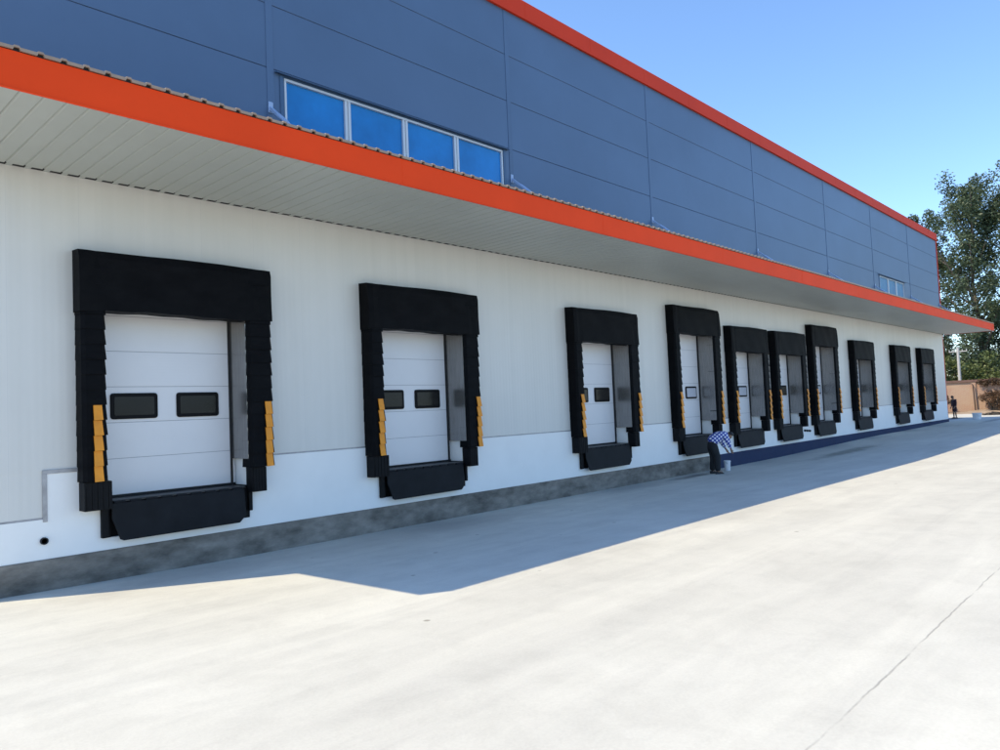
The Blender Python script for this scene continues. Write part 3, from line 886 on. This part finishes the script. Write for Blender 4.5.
rubble(72.5, -.9, 40, .30, .62, 'low heap of dark rubble and scraps before the brick wall at the right edge', 3)
def pole(x, y, h, r0, label, arm):
    t = empty('utility_pole', (x, y, .2), label, 'pole', 'poles beyond the brick wall')
    b = MB(); b.tube((0,0,0), (0,0,h), r0, r0*.72, 12); b.build('shaft', M_pole, t)
    b = MB(); b.bar((0,-arm,h-.4), (0,arm,h-.4), .09)
    for s in (-1, -.5, .5, 1): b.tube((0, s*arm*.95, h-.36), (0, s*arm*.95, h-.18), .04, .03, 8)
    b.build('cross_arm', M_pole, t)
pole(86.5, 4.55, 6.6, .17, 'pale slim utility pole rising over brick wall right beside the warehouse corner', .8)
pole(104, 3.9, 8.2, .15, 'farther thin white utility pole standing among the green bushes', .7)
b = MB(); b.tube((0,0,0), (.05,.08,2.55), .055, .05, 8); b.tube((.05,.08,2.55), (.05,.2,2.75), .04, .03, 8)
o = b.build('metal_post', M_post); o.location = (wx-.35, 2.1, gz(79, 2)); tag(o, 'thin dark post leaning against the sunlit brick wall', 'post')

# ------------------------------------------------------------------ trees and bushes
def leaves(b, centre, rad, n, size, rr, squash=1.0):
    cx, cy, cz = centre
    for _ in range(n):
        while True:
            p = (rr.uniform(-1, 1), rr.uniform(-1, 1), rr.uniform(-1, 1))
            if p[0]**2+p[1]**2+p[2]**2 <= 1: break
        x, y, z = cx+p[0]*rad, cy+p[1]*rad, cz+p[2]*rad*squash
        s = size*rr.uniform(.6, 1.3)
        a = Vector((rr.gauss(0, 1), rr.gauss(0, 1), rr.gauss(0, .7))).normalized()
        c = a.cross(Vector((rr.gauss(0, 1), rr.gauss(0, 1), rr.gauss(0, 1)))).normalized()
        a = a*s; c = c*s*.55; k = len(b.v)
        b.v += [(x-a.x, y-a.y, z-a.z), (x-a.x*.2+c.x, y-a.y*.2+c.y, z-a.z*.2+c.z), (x+a.x, y+a.y, z+a.z), (x-a.x*.2-c.x, y-a.y*.2-c.y, z-a.z*.2-c.z)]
        b.f.append((k, k+1, k+2, k+3))
def tree(x, y, h, cr, seed, label, base=.10, nl=34, per=110, leaf=.155, m=None, name='poplar_tree', cat='tree', group='trees beyond the brick wall', dens=7):
    rr = random.Random(seed)
    t = empty(name, (x, y, .2), label, cat, group)
    tr = MB(); cr_ = MB(); up = Vector((0, 0, 1))
    pts = []; q = Vector((0, 0, -.3)); n = 7
    for k in range(n+1):
        f = k/n; pts.append((tuple(q), .0105*h*(1-f)**.8+.03, (0, 0, 1)))
        q = q + Vector((rr.gauss(0, .012*h), rr.gauss(0, .012*h), h*.92/n))
    tr.ring(pts, 10)
    def at(f):
        f = f*n; i = min(int(f), n-1); return Vector(pts[i][0]).lerp(Vector(pts[i+1][0]), f-i)
    for k in range(nl):
        f = base + (1-base)*(k+rr.random())/nl*.93
        o = at(f); az = k*2.4+rr.uniform(-.5, .5)
        prof = math.sin(math.pi*min(1, (f-base*.6)/(1.06-base*.6))**.75)
        L_ = cr*(.35+.75*prof)*rr.uniform(.65, 1.15)
        d = Vector((math.cos(az), math.sin(az), rr.uniform(.8, 1.9))).normalized()
        e = o+d*L_; mid = o.lerp(e, .5)+Vector((0, 0, -.06*L_))
        r0 = .0065*h*(1-f)+.03
        tr.ring([(tuple(o), r0, d), (tuple(mid), r0*.7, d), (tuple(e), r0*.25, d)], 6)
        for s in range(dens):
            g = .25+.85/dens*s+rr.uniform(-.05, .05)
            c0 = o.lerp(e, g)+Vector((rr.gauss(0, .14*L_), rr.gauss(0, .14*L_), rr.gauss(0, .10*L_)))
            rad = rr.uniform(.45, 1.05)*cr*.175
            if rr.random() < .55: tr.ring([(tuple(o.lerp(e, g*.9)), r0*.35, d), (tuple(c0), .012, c0-o)], 5)
            leaves(cr_, c0, rad, int(per*rr.uniform(.35, 1.1)), leaf, rr, 1.35)
    tr.build('trunk', M_bark, t); cr_.build('crown', m or M_poplar, t)
tree(97, 4.4, 27.6, 6.2, 11, 'tall poplar tree rising highest over the warehouse corner', per=130, nl=46)
tree(101, 10.2, 25.0, 5.2, 12, 'poplar tree peeping over the red parapet, lower than its tall neighbour', per=120, nl=40)
tree(98, -.8, 28.0, 6.4, 13, 'poplar tree cut by the right edge, its branches hanging by the canopy tip', per=140, nl=46)
tree(96, -13, 26.0, 6.2, 14, 'poplar tree farther right along the brick wall', per=60, nl=30, leaf=.26)
tree(108, 19, 20.0, 5.0, 15, 'poplar tree hidden mostly behind the warehouse', per=60, nl=26, leaf=.26)
def bush(x, y, h, r0, seed, label, m, n=42, per=170, leaf=.14):
    rr = random.Random(seed)
    t = empty('bush', (x, y, .2), label, 'bush', 'bushes by the brick wall')
    st = MB(); cr_ = MB()
    for k in range(n):
        az = rr.uniform(0, 6.28); q = rr.random()**.6
        e = Vector((math.cos(az)*r0*q, math.sin(az)*r0*q, h*rr.uniform(.25, .95)*(1-.35*q*q)))
        o = Vector((math.cos(az)*r0*.1, math.sin(az)*r0*.1, 0))
        st.ring([(tuple(o), .05, e-o), (tuple(o.lerp(e, .5)+Vector((0, 0, .1*h))), .03, e-o), (tuple(e), .01, e-o)], 5)
        leaves(cr_, e, rr.uniform(.18, .30)*r0+.15, int(per*rr.uniform(.5, 1.1)), leaf, rr, .9)
    st.build('stem', M_bark, t); cr_.build('foliage', m, t)
bush(88, 6.4, 6.6, 2.6, 21, 'light green bush behind brick wall next to the warehouse corner', M_bush)
bush(90, 3.0, 6.2, 2.7, 22, 'broad light green bush behind the middle of the brick wall', M_bush)
bush(88, -.6, 6.0, 2.6, 23, 'light green bush behind brick wall at the right edge', M_bush)
bush(89, -6, 5.6, 2.6, 24, 'light green bush behind brick wall beyond the right edge', M_bush)
bush(98, 8.5, 7.4, 3.2, 26, 'farther green bush half hidden by the warehouse corner', M_bush)
bush(100, 4.4, 6.6, 3.4, 27, 'farther green bush seen between the two poles', M_bush)
bush(101, -1.4, 7.0, 3.4, 28, 'farther green bush below the tall poplar', M_bush)
bush(79.0, .5, 2.7, 1.1, 25, 'rusty red climbing bush growing up the brick wall', M_redbush, n=22, per=90, leaf=.09)
bush(78.9, 4.6, 2.0, .7, 29, 'small rusty shrub at the brick wall by the warehouse corner', M_redbush, n=14, per=70, leaf=.08)

# creeper hanging over the wall top towards the right edge
rr = random.Random(41)
t = empty('climbing_plant', (wx, -1.2, .2), 'dark rusty creeper hanging over the brick wall top at the right edge', 'plant')
b = MB(); st = MB()
for k in range(60):
    y = -6+9.0*k/60+rr.uniform(-.1, .1); z = 2.95+rr.uniform(-.55, .35)*(1 if y < .6 else .5)
    st.tube((-.18, y, 2.9), (-.26, y+rr.uniform(-.2, .2), z), .015, .008, 5)
    leaves(b, (-.26, y, z), .24, 60, .075, rr, 1.0)
st.build('stem', M_bark, t); b.build('foliage', M_redbush, t)
